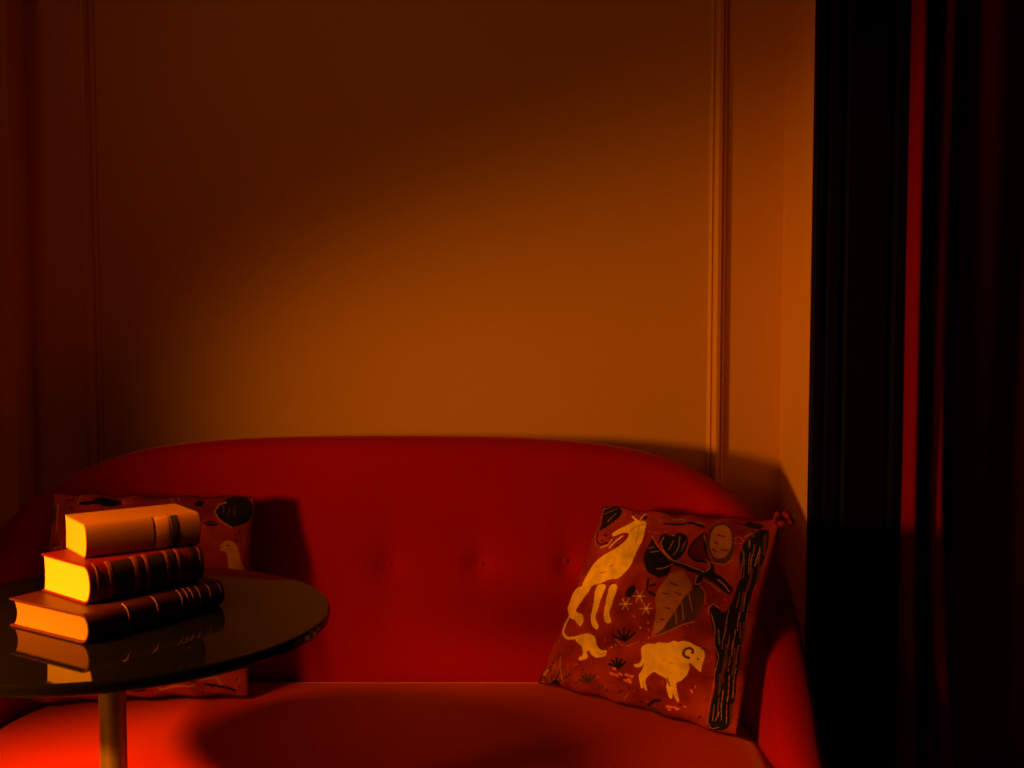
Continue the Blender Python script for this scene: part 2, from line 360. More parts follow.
# ------------------------------------------------------------------ materials
def mat(name, col, rough=0.6, spec=0.5, metal=0.0, var=0.0, scale=8.0, bump=0.0, bscale=200.0, sheen=0.0, sheen_col=None, coat=0.0, stretch=None):
    m = bpy.data.materials.new(name); m.use_nodes = True
    nt = m.node_tree; b = nt.nodes['Principled BSDF']
    b.inputs['Base Color'].default_value = (*col, 1)
    b.inputs['Roughness'].default_value = rough
    b.inputs['Specular IOR Level'].default_value = spec
    b.inputs['Metallic'].default_value = metal
    if sheen:
        b.inputs['Sheen Weight'].default_value = sheen
        b.inputs['Sheen Roughness'].default_value = 0.35
        b.inputs['Sheen Tint'].default_value = (*(sheen_col or (1, 1, 1)), 1)
    if coat: b.inputs['Coat Weight'].default_value = coat
    tc = nt.nodes.new('ShaderNodeTexCoord'); src = tc.outputs['Object']
    if stretch:
        mp = nt.nodes.new('ShaderNodeMapping'); mp.inputs['Scale'].default_value = stretch
        nt.links.new(src, mp.inputs['Vector']); src = mp.outputs['Vector']
    if var:
        n = nt.nodes.new('ShaderNodeTexNoise'); n.inputs['Scale'].default_value = scale; n.inputs['Detail'].default_value = 5
        nt.links.new(src, n.inputs['Vector'])
        mx = nt.nodes.new('ShaderNodeMix'); mx.data_type = 'RGBA'
        mx.inputs['A'].default_value = (*[c * (1 - var) for c in col], 1)
        mx.inputs['B'].default_value = (*[min(1, c * (1 + var)) for c in col], 1)
        nt.links.new(n.outputs['Fac'], mx.inputs['Factor'])
        nt.links.new(mx.outputs['Result'], b.inputs['Base Color'])
    if bump:
        n2 = nt.nodes.new('ShaderNodeTexNoise'); n2.inputs['Scale'].default_value = bscale; n2.inputs['Detail'].default_value = 3
        nt.links.new(src, n2.inputs['Vector'])
        bp = nt.nodes.new('ShaderNodeBump'); bp.inputs['Strength'].default_value = bump; bp.inputs['Distance'].default_value = 0.002
        nt.links.new(n2.outputs['Fac'], bp.inputs['Height'])
        nt.links.new(bp.outputs['Normal'], b.inputs['Normal'])
    return m

M_wall = mat('beige_wall_paint', (0.77, 0.475, 0.28), 0.75, 0.3, var=0.04, scale=2.0, bump=0.15, bscale=90)
M_trim = mat('beige_moulding_paint', (0.79, 0.49, 0.29), 0.5, 0.4, var=0.03, scale=5)
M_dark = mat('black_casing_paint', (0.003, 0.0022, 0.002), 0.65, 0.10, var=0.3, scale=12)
M_floor = mat('dark_oak_floor', (0.09, 0.05, 0.03), 0.45, 0.4, var=0.4, scale=6, stretch=(1, 12, 1))
M_ceil = mat('ceiling_paint', (0.45, 0.38, 0.3), 0.8, 0.2)
M_velvet = mat('red_velvet', (0.42, 0.0056, 0.0026), 0.85, 0.05, var=0.10, scale=7, bump=0.25, bscale=260, sheen=0.7, sheen_col=(1.0, 0.33, 0.04))
M_curtain = mat('dark_crimson_velvet', (0.26, 0.0022, 0.014), 0.8, 0.08, var=0.12, scale=9, bump=0.2, bscale=300, sheen=0.03, sheen_col=(1.0, 0.1, 0.15))
M_leg = mat('walnut_leg', (0.06, 0.03, 0.015), 0.4)
M_brass = mat('aged_brass', (0.42, 0.30, 0.12), 0.42, 0.5, metal=0.85, var=0.1, scale=30)
M_cloth = mat('tan_bookcloth', (0.40, 0.165, 0.065), 0.8, 0.2, var=0.10, scale=25, bump=0.3, bscale=900)
M_redlea = mat('dark_red_leather', (0.15, 0.004, 0.004), 0.5, 0.22, var=0.2, scale=40, bump=0.2, bscale=500)
M_brnlea = mat('brown_leather', (0.06, 0.010, 0.005), 0.45, 0.22, var=0.25, scale=40, bump=0.2, bscale=500)
M_gilt = mat('dull_gilt', (0.55, 0.28, 0.11), 0.35, 0.5, metal=0.6, var=0.3, scale=200)
M_panel = mat('black_label_leather', (0.035, 0.012, 0.010), 0.5, 0.4, var=0.2, scale=60)
M_tanband = mat('tan_leather_band', (0.22, 0.055, 0.03), 0.5, 0.4, var=0.2, scale=60)
M_dkcloth = mat('dark_print', (0.05, 0.025, 0.02), 0.7)
M_ltlabel = mat('orange_label', (0.75, 0.30, 0.15), 0.7, var=0.12, scale=120)

def page_mat(name, col):
    m = mat(name, col, 0.75, 0.2)
    nt = m.node_tree; b = nt.nodes['Principled BSDF']
    tc = nt.nodes.new('ShaderNodeTexCoord')
    mp = nt.nodes.new('ShaderNodeMapping'); mp.inputs['Scale'].default_value = (3, 6, 900)
    n = nt.nodes.new('ShaderNodeTexNoise'); n.inputs['Scale'].default_value = 1.0; n.inputs['Detail'].default_value = 4
    nt.links.new(tc.outputs['Object'], mp.inputs['Vector']); nt.links.new(mp.outputs['Vector'], n.inputs['Vector'])
    mx = nt.nodes.new('ShaderNodeMix'); mx.data_type = 'RGBA'
    mx.inputs['A'].default_value = (*[c * 0.80 for c in col], 1); mx.inputs['B'].default_value = (*[min(1, c * 1.12) for c in col], 1)
    nt.links.new(n.outputs['Fac'], mx.inputs['Factor']); nt.links.new(mx.outputs['Result'], b.inputs['Base Color'])
    bp = nt.nodes.new('ShaderNodeBump'); bp.inputs['Strength'].default_value = 0.3; bp.inputs['Distance'].default_value = 0.001
    nt.links.new(n.outputs['Fac'], bp.inputs['Height']); nt.links.new(bp.outputs['Normal'], b.inputs['Normal'])
    return m
M_page_bright = page_mat('cream_pages', (0.80, 0.56, 0.28))
M_page_mid = page_mat('ivory_pages', (0.76, 0.48, 0.24))
M_page_dull = page_mat('yellowed_pages', (0.36, 0.15, 0.06))

# glossy black table glass with dust specks
M_table = mat('black_glass', (0.004, 0.0035, 0.003), 0.04, 0.5)
nt = M_table.node_tree; b = nt.nodes['Principled BSDF']
b.inputs['IOR'].default_value = 1.22
tc = nt.nodes.new('ShaderNodeTexCoord')
vo = nt.nodes.new('ShaderNodeTexVoronoi'); vo.inputs['Scale'].default_value = 34
nt.links.new(tc.outputs['Object'], vo.inputs['Vector'])
rp = nt.nodes.new('ShaderNodeMapRange'); rp.inputs['From Min'].default_value = 0.03; rp.inputs['From Max'].default_value = 0.09
rp.inputs['To Min'].default_value = 1; rp.inputs['To Max'].default_value = 0
nt.links.new(vo.outputs['Distance'], rp.inputs['Value'])
sp = nt.nodes.new('ShaderNodeSeparateColor'); nt.links.new(vo.outputs['Color'], sp.inputs['Color'])
gt = nt.nodes.new('ShaderNodeMath'); gt.operation = 'GREATER_THAN'; gt.inputs[1].default_value = 0.86
nt.links.new(sp.outputs['Red'], gt.inputs[0])
mu = nt.nodes.new('ShaderNodeMath'); mu.operation = 'MULTIPLY'
nt.links.new(gt.outputs[0], mu.inputs[0]); nt.links.new(rp.outputs['Result'], mu.inputs[1])
mx = nt.nodes.new('ShaderNodeMix'); mx.data_type = 'RGBA'
mx.inputs['A'].default_value = (0.004, 0.0035, 0.003, 1); mx.inputs['B'].default_value = (0.05, 0.04, 0.03, 1)
nt.links.new(mu.outputs[0], mx.inputs['Factor']); nt.links.new(mx.outputs['Result'], b.inputs['Base Color'])

# woven tapestry: colour read from the woven pattern attribute
M_tap = mat('woven_tapestry', (0.3, 0.03, 0.01), 0.85, 0.1)
nt = M_tap.node_tree; b = nt.nodes['Principled BSDF']
at = nt.nodes.new('ShaderNodeAttribute'); at.attribute_name = 'weave'
tc = nt.nodes.new('ShaderNodeTexCoord')
n1 = nt.nodes.new('ShaderNodeTexNoise'); n1.inputs['Scale'].default_value = 38; n1.inputs['Detail'].default_value = 6
nt.links.new(tc.outputs['Object'], n1.inputs['Vector'])
mr = nt.nodes.new('ShaderNodeMapRange'); mr.inputs['From Min'].default_value = 0.3; mr.inputs['From Max'].default_value = 0.7
mr.inputs['To Min'].default_value = 0.72; mr.inputs['To Max'].default_value = 1.2
nt.links.new(n1.outputs['Fac'], mr.inputs['Value'])
hs = nt.nodes.new('ShaderNodeHueSaturation')
nt.links.new(mr.outputs['Result'], hs.inputs['Value']); nt.links.new(at.outputs['Color'], hs.inputs['Color'])
nt.links.new(hs.outputs['Color'], b.inputs['Base Color'])
n2 = nt.nodes.new('ShaderNodeTexNoise'); n2.inputs['Scale'].default_value = 450
nt.links.new(tc.outputs['Object'], n2.inputs['Vector'])
bp = nt.nodes.new('ShaderNodeBump'); bp.inputs['Strength'].default_value = 0.35; bp.inputs['Distance'].default_value = 0.002
nt.links.new(n2.outputs['Fac'], bp.inputs['Height']); nt.links.new(bp.outputs['Normal'], b.inputs['Normal'])
M_seam = mat('dark_red_seam_cord', (0.10, 0.008, 0.004), 0.8, 0.1)
M_pback = mat('plain_red_cushion_cloth', (0.30, 0.020, 0.008), 0.8, 0.1, var=0.12, scale=20, bump=0.25, bscale=400)

# ------------------------------------------------------------------ setting
XL, XR, YB = -1.018, 0.574, 2.45          # the alcove behind the sofa
RX0, RX1, RY0, RZ = -2.6, 2.6, -1.6, 2.75 # the room
def struct(o): o['kind'] = 'structure'; return o

struct(box('floor', RX0, RX1, RY0, 3.2, -0.06, 0.0, M_floor))
struct(box('ceiling', RX0, RX1, RY0, 3.2, RZ, RZ + 0.06, M_ceil))
struct(box('wall_back', XL - 0.10, XR + 0.20, YB, YB + 0.10, 0, RZ, M_wall))
struct(box('wall_back_right_return', XR, XR + 0.17, 2.215, YB, 0, RZ, M_wall))
struct(box('wall_back_left_pier', RX0, XL, 2.355, YB + 0.10, 0, RZ, M_wall))
struct(box('wall_left', RX0 - 0.08, RX0, RY0, 3.2, 0, RZ, M_wall))
struct(box('wall_right', RX1, RX1 + 0.08, RY0, 3.2, 0, RZ, M_dark))
struct(box('wall_front', RX0, RX1, RY0 - 0.08, RY0, 0, RZ, M_dark))
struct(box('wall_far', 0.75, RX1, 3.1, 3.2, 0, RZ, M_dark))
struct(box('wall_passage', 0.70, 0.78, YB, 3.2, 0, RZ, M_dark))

# raised panel moulding, mitred round the alcove wall
def panel_frame():
    xa, xb, za, zb = -0.892, 0.434, 0.30, 2.32   # centre line
    prof = [(-0.0175, 0.0), (-0.0165, 0.006), (-0.012, 0.0085), (-0.0085, 0.005), (-0.0065, 0.012), (-0.001, 0.020), (0.006, 0.018),
            (0.009, 0.010), (0.012, 0.012), (0.0150, 0.009), (0.0175, 0.0)]
    v, f = [], []
    n = len(prof)
    for (cx, cz, sx, sz) in ((xa, za, -1, -1), (xb, za, 1, -1), (xb, zb, 1, 1), (xa, zb, -1, 1)):
        for d, h in prof:
            v.append((cx + sx * d, YB - h, cz + sz * d))
    for i in range(4):
        j = (i + 1) % 4
        for k in range(n - 1):
            f.append((i * n + k, i * n + k + 1, j * n + k + 1, j * n + k))
    o = recalc(mesh_obj('trim_1', v, f, M_trim, smooth=False))
    return struct(o)
panel_frame()
struct(box('baseboard_back', XL, XR, YB - 0.015, YB, 0, 0.12, M_trim))

# black moulded door casing on the right
cas = [(0.5735, 2.215), (0.5735, 2.203), (0.578, 2.199), (0.590, 2.199), (0.594, 2.204), (0.600, 2.206), (0.604, 2.200), (0.622, 2.198),
       (0.626, 2.205), (0.634, 2.207), (0.640, 2.202), (0.715, 2.202), (0.720, 2.207), (0.727, 2.207), (0.732, 2.199), (0.746, 2.199),
       (0.750, 2.203), (0.750, 2.215)]
struct(prism_z('trim_2', cas, 0, RZ, M_dark))
# dark left casing beyond the pier, just outside the view
struct(box('trim_3', -1.20, -1.075, 2.33, 2.355, 0, RZ, M_trim))

# ------------------------------------------------------------------ sofa
SX = -0.243
half = [(0.0, 2.310, .889), (.2, 2.310, .887), (.34, 2.308, .881), (.46, 2.300, .868), (.55, 2.282, .848), (.615, 2.250, .820), (.660, 2.205, .788),
        (.688, 2.145, .752), (.703, 2.07, .700), (.709, 1.99, .630), (.711, 1.90, .535), (.710, 1.82, .450), (.708, 1.74, .405), (.704, 1.68, .395)]
ctrl = [(-x, y, z) for x, y, z in half[:0:-1]] + half
path = catmull(ctrl, 11)
path[:, 0] += SX
NS = len(path)
tan = np.gradient(path[:, :2], axis=0); tan /= np.linalg.norm(tan, axis=1)[:, None]
nor = np.stack([-tan[:, 1], tan[:, 0]], 1)      # outwards
T2 = 0.0375
def inset_at(i):
    y = path[i, 1]
    k = min(1, max(0, (y - 1.95) / 0.32))
    return 0.006 + 0.068 * k * k * (3 - 2 * k)
BUT = [(SX + 0.176 * k, 0.640) for k in range(-3, 4)]
buttons_at = []
verts, faces = [], []
NI, NT, NO = 44, 14, 10
NP = NI + NT + NO
for i in range(NS):
    px, py, zt = path[i]; nx, ny = nor[i]; ins = inset_at(i)
    prof = []
    zb = 0.30
    zc = zt - T2
    for k in range(NI):
        t = k / NI
        z = zb + (zc - zb) * t
        off = -T2 - ins * (1 - t) - 0.010 * math.sin(PI * t)
        prof.append((off, z))
    for k in range(NT + 1):
        a = PI - PI * k / NT
        prof.append((T2 * math.cos(a), zc + T2 * math.sin(a)))
    for k in range(1, NO):
        t = k / (NO - 1)
        prof.append((T2 - 0.010 * t, zc + (0.15 - zc) * t))
    for k, (o, z) in enumerate(prof):
        x, y = px + nx * o, py + ny * o
        if k < NI:
            d = 0.0
            for bx, bz in BUT:
                r2 = (x - bx) ** 2 + (z - bz) ** 2
                d += 0.011 * math.exp(-r2 / (2 * 0.013 ** 2)) + 0.006 * math.exp(-r2 / (2 * 0.05 ** 2))
                if py > 2.0:
                    d += 0.0028 * math.exp(-((x - bx) / 0.020) ** 2) * math.exp(-((z - bz) / 0.10) ** 2)
            x += nx * d; y += ny * d
        verts.append((x, y, z))
NP = len(prof)
for i in range(NS - 1):
    for k in range(NP - 1):
        faces.append((i * NP + k, i * NP + k + 1, (i + 1) * NP + k + 1, (i + 1) * NP + k))
faces.append(tuple(range(NP))); faces.append(tuple((NS - 1) * NP + k for k in range(NP))[::-1])
for i in range(NS - 1):
    faces.append((i * NP, (i + 1) * NP, (i + 1) * NP + NP - 1, i * NP + NP - 1))
sofa = empty('sofa', (SX, 2.0, 0.0))
tag(sofa, 'low red velvet sofa with curved button-tufted back against the beige wall', 'sofa')
def under(o, root):
    """parent a part built in room coordinates"""
    o.parent = root
    o.matrix_parent_inverse = root.matrix_basis.inverted()
    return o
bpy.context.view_layer.update()
back = under(recalc(mesh_obj('backrest', verts, faces, M_velvet)), sofa)

# seat: filled outline with crowned, rolled top
rim = []
for i in range(NS):
    px, py, zt = path[i]; nx, ny = nor[i]; o = -T2 - inset_at(i) + 0.006
    rim.append((px + nx * o, py + ny * o))
front = []
x1, y1 = rim[-1]; x0, y0 = rim[0]
for k in range(1, 30):
    t = k / 30
    front.append((x1 + (x0 - x1) * t, y1 - 0.07 * math.sin(PI * t) ** 0.8))
outline = rim + front
NOL = len(outline)
cx, cy = SX, 1.97
rings = [0.0, 0.15, 0.3, 0.45, 0.6, 0.72, 0.82, 0.89, 0.935, 0.965, 0.985, 0.997, 1.0, 1.0, 0.985]
def seat_z(r, ox, oy):
    if r >= 1.0: return None
    z = 0.420 + 0.010 * (1 - r * r)
    d = (1 - r)
    if d < 0.08: z -= 0.030 * (1 - d / 0.08) ** 2.2
    return z
sv, sf = [(cx, cy, 0.430)], []
for ri, r in enumerate(rings[1:]):
    for (ox, oy) in outline:
        z = seat_z(r, ox, oy)
        if z is None: z = 0.382 if ri == len(rings) - 4 else 0.31
        if ri == len(rings) - 2: z = 0.27
        sv.append((cx + (ox - cx) * r, cy + (oy - cy) * r, z))
for k in range(NOL): sf.append((0, 1 + k, 1 + (k + 1) % NOL))
for ri in range(len(rings) - 2):
    a = 1 + ri * NOL; c = a + NOL
    for k in range(NOL):
        l = (k + 1) % NOL
        sf.append((a + k, c + k, c + l, a + l))
e = 1 + (len(rings) - 2) * NOL
sf.append(tuple(e + k for k in range(NOL)))
seat = under(recalc(mesh_obj('seat', sv, sf, M_velvet)), sofa)
base_pl = [(cx + (x - cx) * 0.97, cy + (y - cy) * 0.96) for x, y in outline]
n = len(base_pl)
bo = mesh_obj('seat_frame', [(x, y, 0.14) for x, y in base_pl] + [(x, y, 0.28) for x, y in base_pl],
              [(i, (i + 1) % n, n + (i + 1) % n, n + i) for i in range(n)] + [tuple(range(n)), tuple(range(n, 2 * n))], M_velvet, smooth=False)
under(recalc(bo), sofa)
for lx, ly in ((-0.56, 1.74), (0.56, 1.74), (-0.50, 2.16), (0.50, 2.16)):
    under(lathe('leg', [(0.012, 0.0), (0.018, 0.07), (0.024, 0.15)], M_leg, seg=20, loc=(SX + lx, ly, 0)), sofa)
# buttons sit in their dimples
BV = [Vector(v) for v in verts]
for bx, bz in BUT:
    best = min((v for v in BV if v.y > 1.9 and abs(v.z - bz) < 0.03), key=lambda v: (v.x - bx) ** 2 + (v.z - bz) ** 2 + 2 * max(0, v.y - 2.29))
    prof = [(0.0005, -0.002)] + [(0.0075 * math.cos(a), 0.0055 * math.sin(a)) for a in [PI / 2 * k / 6 for k in range(6)]] + [(0.0005, 0.0055)]
    bt = lathe('button', prof, M_velvet, seg=18)
    bt.rotation_euler = (PI / 2, 0, 0)
    bt.location = (best.x, best.y + 0.001, best.z)
    bpy.context.view_layer.update(); bt.parent = back; bt.matrix_parent_inverse = back.matrix_world.inverted()

# ------------------------------------------------------------------ tapestry cushions
COL = {'cream': (0.92, 0.74, 0.30), 'fawn': (0.62, 0.33, 0.15), 'dark': (0.014, 0.014, 0.009), 'tan': (0.44, 0.19, 0.055), 'olive': (0.09, 0.048, 0.014),
       'wine': (0.10, 0.014, 0.010), 'coral': (0.80, 0.24, 0.09), 'yellow': (0.52, 0.42, 0.09), 'line': (0.48, 0.20, 0.07),
       'brown': (0.13, 0.045, 0.018), 'gold': (0.85, 0.55, 0.15), 'ground': (0.29, 0.027, 0.009)}

def weave_colours(motifs, N):
    g = np.linspace(0, 1, N)
    U, V = np.meshgrid(g, g, indexing='ij')
    out = np.empty((N, N, 3)); out[:] = COL['ground']
    rng = np.random.default_rng(3)
    # mottled dye: coarse random grid, interpolated
    c = rng.random((14, 14))
    gi = g * 12.99; a = gi.astype(int); fr = gi - a
    row = c[a] * (1 - fr)[:, None] + c[a + 1] * fr[:, None]
    mot = row[:, a] * (1 - fr)[None] + row[:, a + 1] * fr[None]
    out *= (0.55 + 0.95 * mot)[..., None]
    out[..., 1] *= 0.7 + 0.8 * mot
    # woven flecks scattered over the ground
    for _ in range(260):
        fx, fy = rng.random(2); fa = rng.random() * PI; fl, fw = 0.004 + 0.016 * rng.random(), 0.0018 + 0.002 * rng.random()
        dx, dy = fl * math.cos(fa), fl * math.sin(fa)
        i0, i1 = max(0, int((fx - 0.03) * N)), min(N, int((fx + 0.03) * N)); j0, j1 = max(0, int((fy - 0.03) * N)), min(N, int((fy + 0.03) * N))
        uu, vv = U[i0:i1, j0:j1] - fx, V[i0:i1, j0:j1] - fy
        t = np.clip((uu * dx + vv * dy) / (fl * fl), 0, 1)
        d = np.hypot(uu - t * dx, vv - t * dy)
        out[i0:i1, j0:j1][d < fw] = [(0.42, 0.09, 0.03), (0.04, 0.012, 0.006), (0.30, 0.03, 0.01)][int(rng.random() * 3)]
    wob_u = 0.003 * np.sin(47 * V + 9 * U) ; wob_v = 0.003 * np.sin(53 * U + 5 * V)
    X, Y = U + wob_u * 0.5, V + wob_v * 0.5
    for kind, col, w, pts in motifs:
        for _ in range(2 if kind == 'p' else (1 if len(pts) > 2 else 0)):      # round the drawn corners
            q = []
            ends = list(zip(pts, pts[1:] + pts[:1])) if kind == 'p' else list(zip(pts, pts[1:]))
            for (xa, ya), (xb, yb) in ends:
                q += [(0.8 * xa + 0.2 * xb, 0.8 * ya + 0.2 * yb), (0.2 * xa + 0.8 * xb, 0.2 * ya + 0.8 * yb)]
            pts = q if kind == 'p' else [pts[0]] + q[1:-1] + [pts[-1]]
        if kind == 'p':
            ins = np.zeros((N, N), bool)
            n = len(pts); j = n - 1
            for i in range(n):
                xi, yi = pts[i]; xj, yj = pts[j]
                if yi != yj:
                    ins ^= ((yi > Y) != (yj > Y)) & (X < (xj - xi) * (Y - yi) / (yj - yi) + xi)
                j = i
            out[ins] = COL[col]
        else:
            for (xa, ya), (xb, yb) in zip(pts, pts[1:]):
                dx, dy = xb - xa, yb - ya
                L = dx * dx + dy * dy + 1e-12
                t = np.clip(((X - xa) * dx + (Y - ya) * dy) / L, 0, 1)
                d = np.hypot(X - xa - t * dx, Y - ya - t * dy)
                out[d < w / 2] = COL[col]
    return out

def cushion(label, BL, BR, TR, TL, thick, motifs, N, back_thick, seed, ear):
    BL, BR, TR, TL = [np.array(p, float) for p in (BL, BR, TR, TL)]
    ctr = (BL + BR + TR + TL) / 4
    root = empty('cushion', ((BL + BR) / 2).tolist())
    tag(root, label, 'cushion', 'tapestry cushions on the red sofa')
    bpy.context.view_layer.update()
    nrm = np.cross((BR - BL + TR - TL), (TL - BL + TR - BR)); nrm /= np.linalg.norm(nrm)   # out of the woven face
    rng = np.random.default_rng(seed)
    ph = rng.random(6) * 6.28
    def surf(n, side, th):
        g = np.linspace(0, 1, n)
        U, V = np.meshgrid(g, g, indexing='ij')
        # edges draw in between the corners
        pin = 0.012
        Uc = U + pin * np.sin(PI * V) * (1 - 2 * U) * np.abs(1 - 2 * U) ** 2
        Vc = V + pin * np.sin(PI * U) * (1 - 2 * V) * np.abs(1 - 2 * V) ** 2
        Vc = Vc + 0.006 * np.sin(9 * PI * U + ph[0]) * np.abs(1 - 2 * V) ** 3
        P = (((1 - Uc) * (1 - Vc))[..., None] * BL + (Uc * (1 - Vc))[..., None] * BR + (Uc * Vc)[..., None] * TR + ((1 - Uc) * Vc)[..., None] * TL)
        h = (np.sin(PI * U) * np.sin(PI * V))
        h = np.clip(h, 0, 1) ** 0.55
        w = 0.0035 * np.sin(7 * U + 4 * V + ph[1]) * h + 0.002 * np.sin(17 * U - 9 * V + ph[2]) * h
        w = w + 0.004 * np.sin(22 * U + ph[3]) * np.exp(-((V - 0.06) / 0.06) ** 2) * h
        return P + (side * (th * h + w))[..., None] * nrm
    def build(name, n, side, th, m):
        P = surf(n, side, th)
        o = bpy.data.meshes.new(name)
        idx = np.arange(n * n).reshape(n, n)
        q = np.stack([idx[:-1, :-1], idx[1:, :-1], idx[1:, 1:], idx[:-1, 1:]], -1).reshape(-1, 4)
        if side < 0: q = q[:, ::-1]
        o.from_pydata(P.reshape(-1, 3).tolist(), [], q.tolist())
        o.polygons.foreach_set('use_smooth', [True] * len(o.polygons))
        o.materials.append(m)
        ob = bpy.data.objects.new(name, o); C.objects.link(ob)
        return under(ob, root)
    f = build('front_panel', N, 1, thick, M_tap)
    ca = f.data.color_attributes.new('weave', 'FLOAT_COLOR', 'POINT')
    cols = weave_colours(motifs, N).reshape(-1, 3)
    ca.data.foreach_set('color', np.concatenate([cols, np.ones((len(cols), 1))], 1).ravel())
    f['label'] = 'woven tapestry face with beasts and leaves'
    bk = build('back_panel', 48, -1, back_thick, M_pback)
    bk['label'] = 'plain red cloth back of the cushion'
    # welt along the seam
    e = []
    K = 20
    for a, b2 in (((0, 0), (1, 0)), ((1, 0), (1, 1)), ((1, 1), (0, 1)), ((0, 1), (0, 0))):
        pass
    S = surf(41, 1, 0.0)
    ring = [S[i, 0] for i in range(40)] + [S[40, i] for i in range(40)] + [S[40 - i, 40] for i in range(40)] + [S[0, 40 - i] for i in range(40)]
    under(tube('piping', [tuple(p) for p in ring], 0.0016, M_seam, seg=8, closed=True), root)
    if ear:
        ev = TR - ctr; ev /= np.linalg.norm(ev)
        uu = (TR - TL) / np.linalg.norm(TR - TL); vv = np.array([0, 0, 1.0])
        c = TR + uu * 0.006 + vv * 0.006
        pts = []
        for k in range(28):
            t = k / 27
            a = -2.4 + t * 5.2
            r = 0.011 + 0.002 * math.sin(5 * t)
            pts.append(tuple(c + uu * (r * 1.15 * math.cos(a)) + vv * (r * 0.8 * math.sin(a)) + nrm * (0.006 * math.sin(3 * a))))
        pts = [tuple(TR - ev * 0.012)] + pts + [tuple(TR - ev * 0.008 + nrm * 0.004)]
        t_ = under(tube('corner_knot', pts, [0.0045 + 0.0012 * math.sin(k * 1.3) for k in range(len(pts))], M_pback, seg=10), root)
        t_['label'] = 'knotted fabric corner of the cushion'
    return root

cushion('square tapestry cushion with a cream ram, leaning on the sofa arm beside the curtain',
        (0.052, 2.15, 0.434), (0.374, 1.880, 0.430), (0.454, 1.935, 0.783), (0.174, 2.165, 0.770), 0.050, BEAST_AND_TREE_WEAVE, 420, 0.030, 5, True)
cushion('dim square tapestry cushion with a pale goose, behind the stacked books',
        (-0.868, 2.03, 0.436), (-0.484, 2.065, 0.438), (-0.494, 2.185, 0.785), (-0.852, 2.12, 0.802), 0.050, GOOSE_WEAVE, 240, 0.030, 8, False)

# ------------------------------------------------------------------ pedestal table
TX, TY, TZ = -0.530, 1.495, 0.740
table = empty('pedestal_table', (TX, TY, 0))
tag(table, 'round pedestal table with glossy black top in front of the red sofa', 'table')
TR_ = 0.287
lathe('table_top', [(0.001, TZ - 0.016), (TR_ - 0.006, TZ - 0.016), (TR_ - 0.002, TZ - 0.0145), (TR_, TZ - 0.011), (TR_, TZ - 0.004), (TR_ - 0.001, TZ - 0.0015), (TR_ - 0.003, TZ), (0.001, TZ)],
      M_table, table, seg=160, smooth=False)
st = lathe('stem', [(0.0175, 0.018), (0.0175, TZ - 0.03), (0.0175, TZ - 0.024)], M_brass, table, seg=48)
lathe('top_flange', [(0.055, TZ - 0.024), (0.06, TZ - 0.0225), (0.06, TZ - 0.0165), (0.02, TZ - 0.0161)], M_dark, table, seg=48)
lathe('base', [(0.17, 0.0), (0.17, 0.006), (0.165, 0.012), (0.05, 0.018), (0.022, 0.022), (0.0176, 0.03)], M_dark, table, seg=72)

